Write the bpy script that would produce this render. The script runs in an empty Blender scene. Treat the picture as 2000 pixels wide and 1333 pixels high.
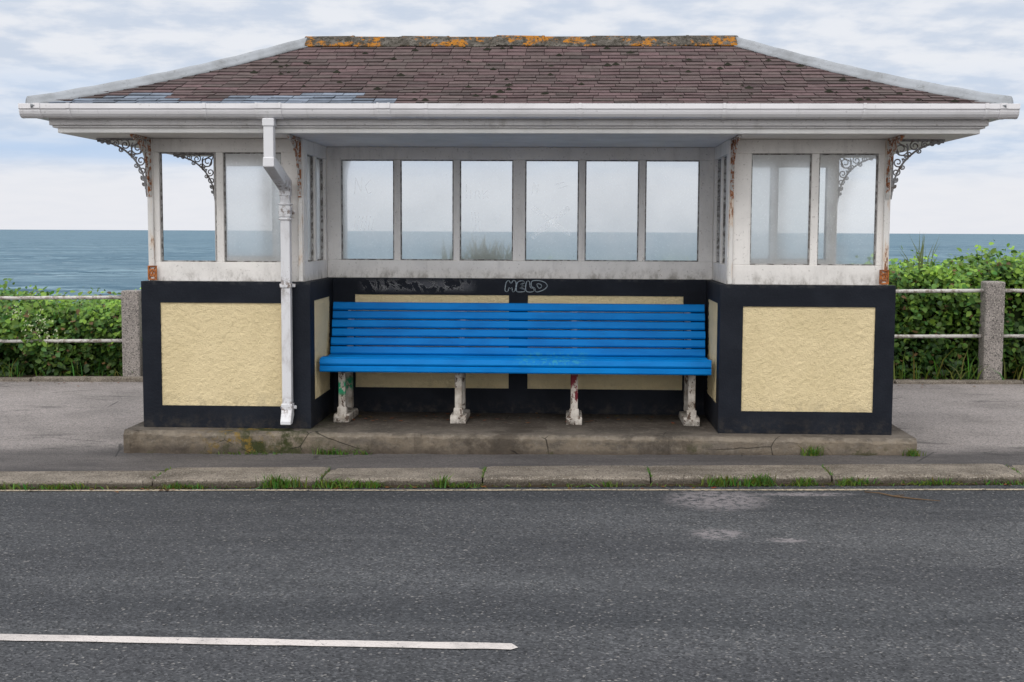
import bpy, math, random
import numpy as np
from mathutils import Vector, Matrix
random.seed(7); rng=np.random.default_rng(7)
S=bpy.context.scene
COL=S.collection
S.view_settings.view_transform='Standard'
S.view_settings.look='None'
S.view_settings.exposure=0

# ---------------------------------------------------------------- materials
class Mat:
    def __init__(s,name,rough=.6,spec=.5):
        s.m=bpy.data.materials.new(name); s.m.use_nodes=True
        s.nt=s.m.node_tree; s.n=s.nt.nodes; s.l=s.nt.links
        s.b=s.n['Principled BSDF']; s.b.inputs['Roughness'].default_value=rough
        s.b.inputs['Specular IOR Level'].default_value=spec
        s.out=s.n['Material Output']
        g=s.n.new('ShaderNodeNewGeometry'); s.pos=g.outputs['Position']
        s.lastb=None
    def set(s,sock,val):
        if hasattr(val,'is_output'): s.l.new(val,sock)
        else:
            if isinstance(val,tuple) and len(val)==3 and sock.type=='RGBA': val=(*val,1)
            sock.default_value=val
    def noise(s,scale,detail=4,rough=.55,st=(1,1,1),off=(0,0,0),dist=0):
        mp=s.n.new('ShaderNodeMapping'); s.l.new(s.pos,mp.inputs[0])
        mp.inputs['Scale'].default_value=st; mp.inputs['Location'].default_value=off
        t=s.n.new('ShaderNodeTexNoise'); s.l.new(mp.outputs[0],t.inputs['Vector'])
        t.inputs['Scale'].default_value=scale; t.inputs['Detail'].default_value=detail
        t.inputs['Roughness'].default_value=rough; t.inputs['Distortion'].default_value=dist
        return t.outputs['Fac']
    def voro(s,scale,feature='F1',st=(1,1,1),out='Distance'):
        mp=s.n.new('ShaderNodeMapping'); s.l.new(s.pos,mp.inputs[0]); mp.inputs['Scale'].default_value=st
        t=s.n.new('ShaderNodeTexVoronoi'); t.feature=feature; s.l.new(mp.outputs[0],t.inputs['Vector'])
        t.inputs['Scale'].default_value=scale
        return t.outputs[out]
    def step(s,f,a,b,lo=0.0,hi=1.0):
        t=s.n.new('ShaderNodeMapRange'); t.interpolation_type='SMOOTHSTEP'
        s.set(t.inputs[0],f); t.inputs[1].default_value=a; t.inputs[2].default_value=b
        t.inputs[3].default_value=lo; t.inputs[4].default_value=hi
        return t.outputs[0]
    def mix(s,f,a,b,mode='MIX'):
        t=s.n.new('ShaderNodeMix'); t.data_type='RGBA'; t.blend_type=mode
        s.set(t.inputs[0],f); s.set(t.inputs[6],a); s.set(t.inputs[7],b)
        return t.outputs[2]
    def math(s,op,a,b=0.0):
        t=s.n.new('ShaderNodeMath'); t.operation=op
        s.set(t.inputs[0],a); s.set(t.inputs[1],b); return t.outputs[0]
    def xyz(s):
        t=s.n.new('ShaderNodeSeparateXYZ'); s.l.new(s.pos,t.inputs[0]); return t.outputs
    def bump(s,h,strength=.5,dist=.005):
        t=s.n.new('ShaderNodeBump'); s.l.new(h,t.inputs['Height'])
        t.inputs['Strength'].default_value=strength; t.inputs['Distance'].default_value=dist
        if s.lastb: s.l.new(s.lastb,t.inputs['Normal'])
        s.lastb=t.outputs[0]; s.l.new(s.lastb,s.b.inputs['Normal'])
    def attr(s,name):
        t=s.n.new('ShaderNodeAttribute'); t.attribute_name=name; return t.outputs['Color']
    def col(s,c): s.set(s.b.inputs['Base Color'],c)
    def box(s,x0,x1,z0,z1,e=.05):
        X=s.xyz()
        a=s.math('MULTIPLY',s.step(X[0],x0-e,x0+e),s.step(X[0],x1-e,x1+e,1,0))
        b=s.math('MULTIPLY',s.step(X[2],z0-e*.4,z0+e*.4),s.step(X[2],z1-e*.4,z1+e*.4,1,0))
        return s.math('MULTIPLY',a,b)

RUST=(.30,.095,.022); RUSTD=(.09,.035,.018)
def white_paint(name,base=(.60,.60,.62),rust=0.0,grime=.5,low=False):
    m=Mat(name,.55,.35)
    c=m.mix(m.step(m.noise(3,6,.6),.35,.7),base,tuple(v*.86 for v in base))
    c=m.mix(m.step(m.noise(9,7,.65,(1,1,.18)),.5,.78,0,grime),c,(.32,.30,.275))
    c=m.mix(m.step(m.noise(60,4,.6),.60,.72,0,grime),c,(.24,.215,.19))
    if low:
        X=m.xyz(); lf=m.math('MULTIPLY',m.step(X[2],1.33,1.225),m.step(m.noise(14,7,.7,(1,1,.6)),.42,.68,0,.75))
        c=m.mix(lf,c,(.26,.235,.205))
        c=m.mix(m.step(m.noise(21,8,.75,(1,1,.5),(2,2,2)),.66,.69,0,.7),c,(.20,.13,.085))
    if rust>0:
        f=m.noise(11,8,.7,(1.6,1.6,.32),(3,1,2))
        c=m.mix(m.step(f,.60-rust*.25,.72-rust*.2,0,.6),c,(.55,.34,.17))
        c=m.mix(m.step(f,.69-rust*.25,.72-rust*.2),c,m.mix(m.noise(50,3),RUST,RUSTD))
    m.col(c); m.bump(m.noise(45,6,.6),.35,.004); return m.m
W_FRAME=white_paint('weathered_white_paint',(.83,.80,.765),0,.42,True)
W_POST=white_paint('rusty_white_paint',(.74,.72,.69),.46,.6)
W_FASCIA=white_paint('fascia_paint',(.67,.65,.645),0,.6)
W_SOFFIT=white_paint('soffit_paint',(.90,.885,.86),0,.2)

m=Mat('white_plastic',.35)
c=m.mix(m.step(m.noise(2.5,6,.6,(1,1,3)),.4,.8),(.76,.745,.76),(.60,.585,.59))
c=m.mix(m.step(m.noise(30,5,.7),.62,.74,0,.6),c,(.28,.27,.26))
c=m.mix(m.step(m.noise(9,6,.7,(3,1,.3)),.56,.75,0,.35),c,(.36,.35,.34))
m.col(c); m.bump(m.noise(20,3),.1,.002); GUT=m.m
m=Mat('pipe_plastic',.4)
f=m.noise(7,7,.7,(1,1,.45))
c=m.mix(m.step(f,.5,.75),(.68,.68,.70),(.44,.42,.42))
c=m.mix(m.step(m.noise(26,6,.7),.63,.70,0,.9),c,(.20,.12,.07))
X=m.xyz()
for z in (1.20,1.69,1.84,.38):
    rg=m.step(m.math('ABSOLUTE',m.math('SUBTRACT',X[2],z)),.09,.0)
    c=m.mix(m.math('MULTIPLY',rg,m.step(m.noise(24,6,.7),.46,.59,0,.9)),c,(.11,.065,.04))
m.col(c); m.bump(m.noise(30,4),.25,.003); PIPE=m.m

m=Mat('bead_putty',.8); m.col(m.mix(m.step(m.noise(30,5,.6),.4,.6),(.12,.11,.10),(.42,.41,.40))); BEAD=m.m

def navy(name,peel=None):
    m=Mat(name,.65,.2)
    c=m.mix(m.step(m.noise(4,6,.6),.35,.7),(.0060,.0082,.0140),(.0115,.0145,.022))
    c=m.mix(m.step(m.noise(25,6,.7),.60,.78,0,.40),c,(.04,.04,.045))
    X=m.xyz()
    low=m.step(X[2],.22,.36,1,0)
    c=m.mix(m.math('MULTIPLY',low,m.step(m.noise(14,6,.7),.42,.7,0,.6)),c,(.065,.055,.045))
    top=m.step(X[2],1.19,1.222)
    c=m.mix(m.math('MULTIPLY',top,m.step(m.noise(22,6,.7),.46,.66,0,.5)),c,(.07,.07,.07))
    if peel:
        nn=m.noise(8,9,.74,dist=.6)
        pf=m.math('MULTIPLY',m.box(*peel),m.step(nn,.49,.55))
        c=m.mix(pf,c,m.mix(m.noise(40,3),(.13,.13,.14),(.03,.034,.045)))
        pe=m.math('MULTIPLY',m.box(*peel),m.math('MULTIPLY',m.step(nn,.485,.495),m.step(nn,.515,.50)))
        c=m.mix(pe,c,(.28,.28,.28))
    m.col(c); m.bump(m.noise(70,6,.6),.45,.005); m.bump(m.noise(12,4,.6),.3,.008); return m.m
NAVY=navy('navy_paint')
NAVY_PEEL=navy('navy_paint_peeling',(-1.15,-.35,1.13,1.205,.06))

m=Mat('cream_roughcast',.85,.2)
c=m.mix(m.step(m.noise(2.2,6,.6),.35,.7),(.79,.655,.40),(.71,.585,.345))
c=m.mix(m.step(m.noise(10,7,.7),.54,.76,0,.4),c,(.50,.40,.23))
c=m.mix(m.step(m.noise(120,4,.6),.40,.28,0,.6),c,(.42,.33,.17))
X=m.xyz()
c=m.mix(m.math('MULTIPLY',m.step(X[2],.50,.37),m.step(m.noise(16,6,.7),.4,.66,0,.45)),c,(.38,.32,.21))
m.col(c); m.bump(m.noise(95,5,.65),1.0,.010); CREAM=m.m

m=Mat('slate_surface',.8,.2)
a=m.attr('col')
c=m.mix(m.step(m.noise(18,7,.7),.35,.7,0,.5),a,m.mix(1.0,a,(.50,.46,.45),'MULTIPLY'))
c=m.mix(m.step(m.noise(34,6,.7),.56,.72,0,.6),c,m.mix(1.0,a,(1.8,1.7,1.65),'MULTIPLY'))
c=m.mix(m.step(m.noise(1.6,6,.7),.5,.68,0,.4),c,m.mix(1.0,a,(.60,.56,.53),'MULTIPLY'))
c=m.mix(m.step(m.noise(9,7,.75,(1,1,1),(5,3,1)),.65,.68),c,(.014,.014,.009))
c=m.mix(m.step(m.noise(4.3,7,.75,(1,1,1),(1,7,2)),.735,.75),c,(.45,.17,.02))
m.col(c); m.bump(m.noise(50,6,.6),.5,.006); SLATE=m.m
m=Mat('roof_deck',.9); m.col((.024,.019,.018)); DECK=m.m
m=Mat('lichen_ridge',.9,.2)
X=m.xyz()
c=m.mix(m.step(m.noise(16,7,.7),.4,.66),(.075,.066,.055),(.16,.145,.125))
c=m.mix(m.step(m.noise(40,5,.7),.52,.60,0,.85),c,(.025,.024,.018))
f=m.noise(6.0,8,.78,(1,1,1),(2.3,0,0))
f=m.math('ADD',f,m.step(m.math('ABSOLUTE',X[0]),1.0,1.5,0,.025))
c=m.mix(m.step(f,.52,.555),c,m.mix(m.noise(30,4),(.50,.20,.014),(.24,.10,.02)))
c=m.mix(m.step(m.noise(22,6,.78,(1,1,1),(7,7,7)),.53,.58,0,.9),c,(.04,.036,.025))
m.col(c); m.bump(m.noise(40,7,.7),.8,.012); RIDGE=m.m
m=Mat('lead_flashing',.6,.3)
c=m.mix(m.step(m.noise(5,7,.7),.35,.75),(.34,.36,.385),(.23,.24,.25))
c=m.mix(m.step(m.noise(18,7,.72),.55,.70,0,.6),c,(.12,.12,.11))
m.col(c); m.bump(m.noise(14,5),.25,.008); LEAD=m.m

m=Mat('blue_bench_paint',.5,.12)
c=m.mix(m.step(m.noise(3,5,.6,(1,3,3)),.35,.7),(.0,.200,.58),(.0,.150,.47))
c=m.mix(m.step(m.noise(40,5,.7),.65,.72,0,.6),c,(.01,.06,.15))
wf=m.math('MULTIPLY',m.box(.02,.50,.655,.70,.06),m.step(m.noise(38,6,.75),.50,.56,0,.7))
c=m.mix(wf,c,(.04,.31,.42))
m.col(c); m.bump(m.noise(12,3,.5,(.5,4,4)),.2,.003); BLUE=m.m

def legmat(name,acc,zz=(0,1)):
    m=Mat(name,.75,.3)
    c=m.mix(m.step(m.noise(12,7,.7),.40,.64),(.52,.48,.43),(.30,.26,.215))
    c=m.mix(m.step(m.noise(17,8,.75,(1,1,.6),(4,2,1)),.555,.575),c,(.085,.055,.04))
    X=m.xyz(); c=m.mix(m.math('MULTIPLY',m.step(X[2],.30,.22),m.step(m.noise(22,6,.7),.4,.62,0,.8)),c,(.10,.085,.07))
    if acc:
        g=m.math('MULTIPLY',m.step(X[2],zz[0],zz[0]+.04),m.step(X[2],zz[1]-.04,zz[1],1,0))
        c=m.mix(m.math('MULTIPLY',g,m.step(m.noise(19,6,.7,(1,1,.6),(9,5,3)),.46,.49)),c,acc)
    m.col(c); m.bump(m.noise(30,6,.7),.7,.010); return m.m
LEG=legmat('peeling_cream_paint',None)
LEG_G=legmat('peeling_paint_green',(.02,.25,.12),(.40,.53)); LEG_R=legmat('peeling_paint_red',(.13,.012,.02),(.36,.60))

m=Mat('rusty_iron',.75)
f=m.noise(24,7,.7)
c=m.mix(m.step(f,.48,.54),(.48,.47,.45),(.29,.105,.035))
c=m.mix(m.step(f,.57,.65),c,RUSTD)
m.col(c); m.bump(f,.4,.003); IRON=m.m
m=Mat('weathered_bracket_paint',.7)
f=m.noise(30,7,.7)
c=m.mix(m.step(f,.45,.62),(.33,.33,.34),(.16,.12,.10)); m.col(c); BRK=m.m
m=Mat('orange_rust',.85)
c=m.mix(m.step(m.noise(40,6,.7),.4,.62),(.45,.15,.035),(.16,.05,.02)); m.col(c); ORUST=m.m

m=Mat('plinth_concrete',.9,.25)
X=m.xyz()
c=m.mix(m.step(m.noise(3,8,.65),.35,.68),(.165,.14,.115),(.085,.073,.060))
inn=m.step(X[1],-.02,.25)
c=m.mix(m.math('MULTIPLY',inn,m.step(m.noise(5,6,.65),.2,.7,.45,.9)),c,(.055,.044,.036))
fr=m.math('MULTIPLY',m.step(X[2],.215,.195),m.step(m.noise(4,7,.7,(1,1,2)),.33,.58,0,.85))
c=m.mix(fr,c,(.215,.175,.13))
edge=m.math('MULTIPLY',m.step(X[1],-.10,-.15),m.step(X[2],.17,.205))
c=m.mix(m.math('MULTIPLY',edge,m.step(m.noise(7,7,.7),.38,.6,0,.6)),c,(.27,.23,.18))
c=m.mix(m.step(m.noise(28,7,.7),.5,.75,0,.6),c,(.27,.24,.20))
c=m.mix(m.step(m.noise(1.6,7,.7,(1,1,1),(1,0,0)),.54,.66,0,.7),c,(.048,.038,.029))
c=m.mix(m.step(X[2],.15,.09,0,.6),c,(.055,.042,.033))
ms=m.math('MULTIPLY',m.step(m.math('ABSOLUTE',m.math('ADD',X[0],1.62)),.50,.05),m.step(m.noise(9,7,.7),.40,.56))
c=m.mix(ms,c,(.035,.042,.012))
ms=m.math('MULTIPLY',m.step(m.math('ABSOLUTE',m.math('ADD',X[0],1.85)),.36,.02),m.step(m.noise(13,7,.7),.51,.60,0,.85))
c=m.mix(ms,c,(.22,.14,.025))
ms=m.math('MULTIPLY',m.step(X[2],.20,.12),m.step(m.noise(3.3,7,.75,(1,1,1),(4,4,0)),.55,.64,0,.75))
c=m.mix(ms,c,(.05,.052,.022))
cr=m.voro(1.7,'DISTANCE_TO_EDGE'); 
c=m.mix(m.math('MULTIPLY',m.step(cr,.008,.002),m.step(m.noise(2,3),.52,.60,0,.8)),c,(.015,.013,.01))
m.col(c); m.bump(m.noise(40,8,.7),.9,.014); m.bump(m.noise(6,5,.6),.6,.025); PLINTH=m.m

m=Mat('road_asphalt',.88,.18)
c=m.mix(m.step(m.noise(.9,7,.62,(.35,1.2,1)),.35,.68),(.055,.057,.062),(.082,.085,.090))
c=m.mix(m.step(m.noise(2.4,7,.7,(.4,1.5,1),(4,2,0)),.50,.70,0,.55),c,(.038,.040,.044))
c=m.mix(m.step(m.noise(.55,5,.6,(.10,1.3,1),(2,6,0)),.48,.62,0,.55),c,(.040,.043,.048))
c=m.mix(m.step(m.noise(.7,6,.65,(.12,1.2,1),(12,1,0)),.52,.66,0,.5),c,(.098,.100,.104))
v=m.voro(105,'F1',out='Color')
sp=m.n.new('ShaderNodeSeparateColor'); m.l.new(v,sp.inputs[0])
c=m.mix(m.step(sp.outputs[0],.55,1,0,.75),c,m.mix(1.0,c,(2.1,2.05,2.0),'MULTIPLY'))
c=m.mix(m.step(sp.outputs[1],.55,1,0,.7),c,(.020,.021,.023))
c=m.mix(m.step(sp.outputs[2],.97,.99,0,.6),c,(.30,.285,.27))
def blob(cx,cy,rx,ry):
    X=m.xyz()
    a=m.math('POWER',m.math('DIVIDE',m.math('SUBTRACT',X[0],cx),rx),2.0)
    b=m.math('POWER',m.math('DIVIDE',m.math('SUBTRACT',X[1],cy),ry),2.0)
    return m.step(m.math('ADD',a,b),1.4,.1)
for bb in [(1.22,-1.36,.30,.30),(1.13,-2.20,.15,.12),(1.45,-2.32,.1,.05),(1.75,-1.20,.3,.06)]:
    f=m.math('MULTIPLY',blob(*bb),m.step(m.noise(24,8,.78),.42,.54,0,.8))
    c=m.mix(f,c,(.27,.245,.25))
m.col(c); m.bump(m.voro(105),.8,.006); m.bump(m.noise(40,5,.6),.3,.006); ROAD=m.m

m=Mat('pavement_asphalt',.88,.25)
X=m.xyz()
front=m.step(m.math('ADD',X[1],m.math('MULTIPLY',m.noise(2,5),.5)),.0,.5)
lt=m.mix(m.step(m.noise(1.2,7,.6),.35,.7),(.29,.262,.25),(.205,.187,.178))
dk=m.mix(m.step(m.noise(1.5,7,.6,(.6,2,1)),.35,.7),(.115,.105,.102),(.066,.061,.061))
c=m.mix(front,dk,lt)
c=m.mix(m.step(m.noise(2.1,8,.72,(.5,1.4,1),(7,0,0)),.56,.66,0,.6),c,(.06,.056,.055))
v=m.voro(100,'F1',out='Color'); sp=m.n.new('ShaderNodeSeparateColor'); m.l.new(v,sp.inputs[0])
c=m.mix(m.step(sp.outputs[0],.4,1,0,.55),c,m.mix(1.0,c,(1.6,1.55,1.5),'MULTIPLY'))
c=m.mix(m.step(sp.outputs[1],.55,1,0,.55),c,(.06,.055,.052))
cr=m.voro(1.1,'DISTANCE_TO_EDGE')
c=m.mix(m.math('MULTIPLY',m.step(cr,.010,.003),m.step(m.noise(1.4,3,.5,(1,1,1),(2,2,0)),.53,.60,0,.7)),c,(.02,.02,.02))
m.col(c); m.bump(m.voro(100),.7,.006); m.bump(m.noise(3,4),.3,.02); PAVE=m.m

m=Mat('granite_kerb',.88,.2)
X=m.xyz()
c=m.mix(m.step(m.noise(5,7,.65),.35,.68),(.285,.245,.20),(.165,.14,.112))
c=m.mix(m.step(m.noise(1.7,7,.7,(.7,2,1)),.48,.64,0,.7),c,(.105,.088,.070))
c=m.mix(m.step(m.noise(100,3,.6),.55,.66,0,.8),c,(.44,.40,.34))
c=m.mix(m.step(m.noise(80,3,.6,(1,1,1),(3,3,3)),.55,.64,0,.8),c,(.055,.048,.042))
zf=m.math('SUBTRACT',X[2],m.math('MULTIPLY',X[0],.0095))
c=m.mix(m.step(zf,.087,.060,0,.75),c,(.055,.045,.034))
m.col(c); m.bump(m.noise(50,7,.7),.9,.014); m.bump(m.noise(9,5,.7),.7,.03); KERB=m.m
m=Mat('granite_post',.85,.3)
c=m.mix(m.step(m.noise(5,7,.65),.35,.68),(.30,.27,.25),(.20,.18,.165))
c=m.mix(m.step(m.noise(85,3,.6),.53,.60,0,.9),c,(.07,.065,.06))
c=m.mix(m.step(m.noise(75,3,.6,(1,1,1),(3,3,3)),.55,.62,0,.8),c,(.5,.45,.40))
m.col(c); m.bump(m.noise(60,5,.7),.6,.008); GPOST=m.m
m=Mat('dark_earth',.95,.1); m.col(m.mix(m.noise(8,6,.7),(.03,.022,.014),(.075,.058,.04))); m.bump(m.noise(15,6,.7),.8,.03); EARTH=m.m
m=Mat('cliff_scrub',.95,.1); m.col(m.mix(m.noise(.6,7,.7),(.02,.035,.010),(.06,.08,.025))); m.bump(m.noise(2,6,.7),1,.3); SCRUB=m.m
m=Mat('rail_paint',.5); m.col(m.mix(m.step(m.noise(20,6,.7),.46,.62),(.52,.50,.47),(.22,.18,.15))); RAIL=m.m
def roadpaint(name,c1,wear,c2=(.09,.09,.095)):
    m=Mat(name,.8,.2)
    f=m.step(m.noise(48,7,.8),wear,wear+.06)
    f2=m.step(m.noise(5,6,.7),.45,.75,0,.35)
    m.col(m.mix(m.math('MAXIMUM',f,f2),c1,c2)); m.bump(m.voro(100),.7,.006); return m.m
LINE_W=roadpaint('white_road_paint',(.62,.57,.54),.585)
LINE_Y=roadpaint('faded_road_paint',(.50,.42,.31),.51,(.08,.077,.074))

def glassmat(name,haze):
    m=Mat(name,.35)
    tr=m.n.new('ShaderNodeBsdfTransparent'); tr.inputs[0].default_value=(.96,.99,.99,1)
    rf=m.n.new('ShaderNodeBsdfRefraction'); rf.inputs[0].default_value=(.99,1,1,1); rf.inputs['Roughness'].default_value=.42; rf.inputs['IOR'].default_value=1.22
    tl=m.n.new('ShaderNodeBsdfTranslucent'); tl.inputs[0].default_value=(.98,.99,.99,1)
    df=m.n.new('ShaderNodeBsdfDiffuse'); df.inputs[0].default_value=(.94,.96,.96,1)
    gl=m.n.new('ShaderNodeBsdfGlossy'); gl.inputs['Roughness'].default_value=.08
    a=m.n.new('ShaderNodeMixShader'); a.inputs[0].default_value=.5
    m.l.new(tl.outputs[0],a.inputs[1]); m.l.new(df.outputs[0],a.inputs[2])
    a2=m.n.new('ShaderNodeMixShader'); a2.inputs[0].default_value=.34
    m.l.new(rf.outputs[0],a2.inputs[1]); m.l.new(a.outputs[0],a2.inputs[2])
    h=m.step(m.noise(2.6,6,.6),.3,.72,haze-.12,haze+.12)
    h=m.math('ADD',h,m.step(m.noise(70,4,.7),.54,.72,0,.15))
    h=m.math('MINIMUM',h,.97)
    b=m.n.new('ShaderNodeMixShader'); m.l.new(h,b.inputs[0])
    m.l.new(tr.outputs[0],b.inputs[1])
    dk=m.n.new('ShaderNodeBsdfDiffuse'); dk.inputs[0].default_value=(.20,.19,.17,1)
    b3=m.n.new('ShaderNodeMixShader'); m.l.new(m.step(m.noise(55,6,.75,(1,1,.7),(5,5,5)),.67,.71,0,.5),b3.inputs[0])
    m.l.new(a2.outputs[0],b3.inputs[1]); m.l.new(dk.outputs[0],b3.inputs[2])
    m.l.new(b3.outputs[0],b.inputs[2])
    fr=m.n.new('ShaderNodeFresnel'); fr.inputs[0].default_value=1.45
    c2=m.n.new('ShaderNodeMixShader'); m.l.new(fr.outputs[0],c2.inputs[0])
    m.l.new(b.outputs[0],c2.inputs[1]); m.l.new(gl.outputs[0],c2.inputs[2])
    m.l.new(c2.outputs[0],m.out.inputs[0]); return m.m
GLASS=glassmat('hazy_glass',.72)
GLASS_C=glassmat('clearer_glass',.38)
m=Mat('scratch_white',.8)
tr=m.n.new('ShaderNodeBsdfTransparent'); tl=m.n.new('ShaderNodeBsdfTranslucent'); tl.inputs[0].default_value=(1,1,1,1)
df=m.n.new('ShaderNodeBsdfDiffuse'); df.inputs[0].default_value=(1,1,1,1)
a=m.n.new('ShaderNodeAddShader'); m.l.new(tl.outputs[0],a.inputs[0]); m.l.new(df.outputs[0],a.inputs[1])
b=m.n.new('ShaderNodeMixShader'); m.l.new(m.step(m.noise(18,4,.6),.35,.7,.12,.34),b.inputs[0]); m.l.new(tr.outputs[0],b.inputs[1]); m.l.new(a.outputs[0],b.inputs[2])
m.l.new(b.outputs[0],m.out.inputs[0]); SCR=m.m
m=Mat('chalk_marker',.8,.2); m.col(m.mix(m.step(m.noise(60,4),.5,.7,0,.5),(.42,.49,.54),(.12,.14,.16))); TAG=m.m

m=Mat('leaf',.5,.35)
a=m.attr('col'); m.col(a)
tl=m.n.new('ShaderNodeBsdfTranslucent'); m.l.new(a,tl.inputs[0])
ms_=m.n.new('ShaderNodeMixShader'); ms_.inputs[0].default_value=.25
m.l.new(m.b.outputs[0],ms_.inputs[1]); m.l.new(tl.outputs[0],ms_.inputs[2]); m.l.new(ms_.outputs[0],m.out.inputs[0])
LEAF=m.m
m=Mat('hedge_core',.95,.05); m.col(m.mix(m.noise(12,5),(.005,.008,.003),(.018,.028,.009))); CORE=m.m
m=Mat('bark',.9); m.col((.12,.075,.04)); BARK=m.m

m=Mat('sea_water',.6,.10)
n1=m.noise(.075,10,.80,(.6,.8,1)); n2=m.noise(.010,5,.6,(.4,1,1)); n4=m.noise(.018,9,.80,(.5,.8,1),(9,4,0))
c=m.mix(m.step(n1,.45,.56),(.030,.088,.135),(.20,.305,.365))
c=m.mix(m.step(n4,.45,.54,0,.75),c,(.060,.130,.185))
c=m.mix(m.step(n2,.40,.66,0,.45),c,(.17,.26,.315))
c=m.mix(m.step(m.noise(.16,8,.72,(.5,1,1),(40,3,0)),.64,.67,0,.85),c,(.58,.63,.66))
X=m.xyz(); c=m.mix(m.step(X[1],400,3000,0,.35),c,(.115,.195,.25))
m.col(c); m.bump(n1,.8,1.0); SEA=m.m

# ---------------------------------------------------------------- mesh builder
class MB:
    def __init__(s): s.v=[];s.f=[];s.mi=[];s.c=[]
    def face(s,pts,mi=0,col=None):
        b=len(s.v); s.v+= [tuple(p) for p in pts]; s.f.append(tuple(range(b,b+len(pts)))); s.mi.append(mi)
        if col: s.c+=[(*col,1)]*len(pts)
    def box(s,x0,x1,y0,y1,z0,z1,mi=0):
        b=len(s.v)
        s.v+=[(x0,y0,z0),(x1,y0,z0),(x1,y1,z0),(x0,y1,z0),(x0,y0,z1),(x1,y0,z1),(x1,y1,z1),(x0,y1,z1)]
        for q in [(0,3,2,1),(4,5,6,7),(0,1,5,4),(1,2,6,5),(2,3,7,6),(3,0,4,7)]:
            s.f.append(tuple(b+i for i in q)); s.mi.append(mi)
    def prism(s,poly,fn,a,b,mi=0):
        n=len(poly); o=len(s.v)
        s.v+=[fn(p,q,a) for p,q in poly]+[fn(p,q,b) for p,q in poly]
        for i in range(n):
            j=(i+1)%n; s.f.append((o+i,o+j,o+n+j,o+n+i)); s.mi.append(mi)
        s.f.append(tuple(o+i for i in range(n))[::-1]); s.mi.append(mi)
        s.f.append(tuple(o+n+i for i in range(n))); s.mi.append(mi)
    def tube(s,pts,r,n=6,mi=0,caps=True,flat=1.0):
        pts=[Vector(p) for p in pts]; o=len(s.v); k=len(pts)
        for i,p in enumerate(pts):
            d=(pts[min(i+1,k-1)]-pts[max(i-1,0)]); d=d.normalized() if d.length>0 else Vector((1,0,0))
            ref=Vector((0,1,0)) if abs(d.y)<.9 else Vector((0,0,1))
            u=d.cross(ref).normalized(); w=d.cross(u)
            rr=r[i] if isinstance(r,(list,tuple)) else r
            for j in range(n):
                t=2*math.pi*j/n; q=p+u*math.cos(t)*rr+w*math.sin(t)*rr*flat; s.v.append(tuple(q))
        for i in range(k-1):
            for j in range(n):
                j2=(j+1)%n; s.f.append((o+i*n+j,o+i*n+j2,o+(i+1)*n+j2,o+(i+1)*n+j)); s.mi.append(mi)
        if caps:
            s.f.append(tuple(o+j for j in range(n))[::-1]); s.mi.append(mi)
            s.f.append(tuple(o+(k-1)*n+j for j in range(n))); s.mi.append(mi)
    def xf(s,fn): s.v=[fn(*p) for p in s.v]
    def obj(s,name,mats,parent=None,bevel=0,smooth=False,seg=2,fixn=True):
        me=bpy.data.meshes.new(name); me.from_pydata(s.v,[],s.f)
        for mm in (mats if isinstance(mats,(list,tuple)) else [mats]): me.materials.append(mm)
        me.polygons.foreach_set('material_index',s.mi)
        if s.c:
            a=me.color_attributes.new('col','FLOAT_COLOR','POINT'); a.data.foreach_set('color',np.array(s.c,dtype=np.float32).ravel())
        if fixn:
            import bmesh
            bm=bmesh.new(); bm.from_mesh(me); bmesh.ops.recalc_face_normals(bm,faces=bm.faces); bm.to_mesh(me); bm.free()
        if smooth: me.polygons.foreach_set('use_smooth',[True]*len(me.polygons))
        me.update()
        ob=bpy.data.objects.new(name,me); COL.objects.link(ob)
        if bevel:
            md=ob.modifiers.new('bevel','BEVEL'); md.width=bevel; md.segments=seg; md.limit_method='ANGLE'
        if parent: setpar(ob,parent)
        return ob
def setpar(ob,parent):
    ob.parent=parent; ob.matrix_parent_inverse=PM[parent.name].inverted()
PM={}
def empty(name,loc,label,cat):
    e=bpy.data.objects.new(name,None); e.location=loc; e.empty_display_size=.3; COL.objects.link(e)
    PM[e.name]=Matrix.Translation(loc); e['label']=label; e['category']=cat; return e
def subpart(ob,par):
    ob.parent=par; ob.matrix_parent_inverse=Matrix.Identity(4)

SL=.0095
def zp(x): return .095+SL*x
def zr(x): return .040+SL*x

# ---------------------------------------------------------------- setting
def structure(ob,label,cat): ob['kind']='structure'; ob['label']=label; ob['category']=cat
b=MB(); ys=[-140,-12,3.9,4.02,6.6,9,16,30,52]
def gz(x,y):
    xx=max(-60,min(60,x))
    if y<=3.95: return zr(xx)-.06
    if y<7: return zp(xx)+.02
    return {9:-.5,16:-5,30:-12,52:-17}[y]
xs=[-400,-60,-20,-8,0,8,20,60,400]
for i in range(len(xs)-1):
    for j in range(len(ys)-1):
        q=[(xs[i],ys[j]),(xs[i+1],ys[j]),(xs[i+1],ys[j+1]),(xs[i],ys[j+1])]
        b.face([(x,y-.0235*max(-20,min(20,x))*(1 if y>0 else 0),gz(x,y)) for x,y in q],0 if ys[j]<6 else 1)
g=b.obj('ground',[EARTH,SCRUB],fixn=False); structure(g,'bare earth and scrub slope dropping to the sea','ground')
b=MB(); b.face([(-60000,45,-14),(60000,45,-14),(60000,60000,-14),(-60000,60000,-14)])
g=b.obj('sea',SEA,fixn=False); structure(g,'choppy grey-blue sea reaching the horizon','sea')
b=MB(); kr=lambda x:.0419*x
for x0,x1 in [(-60,-10),(-10,0),(0,10),(10,60)]:
    b.face([(x0,-11,zr(x0)),(x1,-11,zr(x1)),(x1,-.98+kr(x1),zr(x1)),(x0,-.98+kr(x0),zr(x0))])
g=b.obj('road',ROAD,fixn=False); structure(g,'grey asphalt road with worn patches','road')
b=MB()
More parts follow.
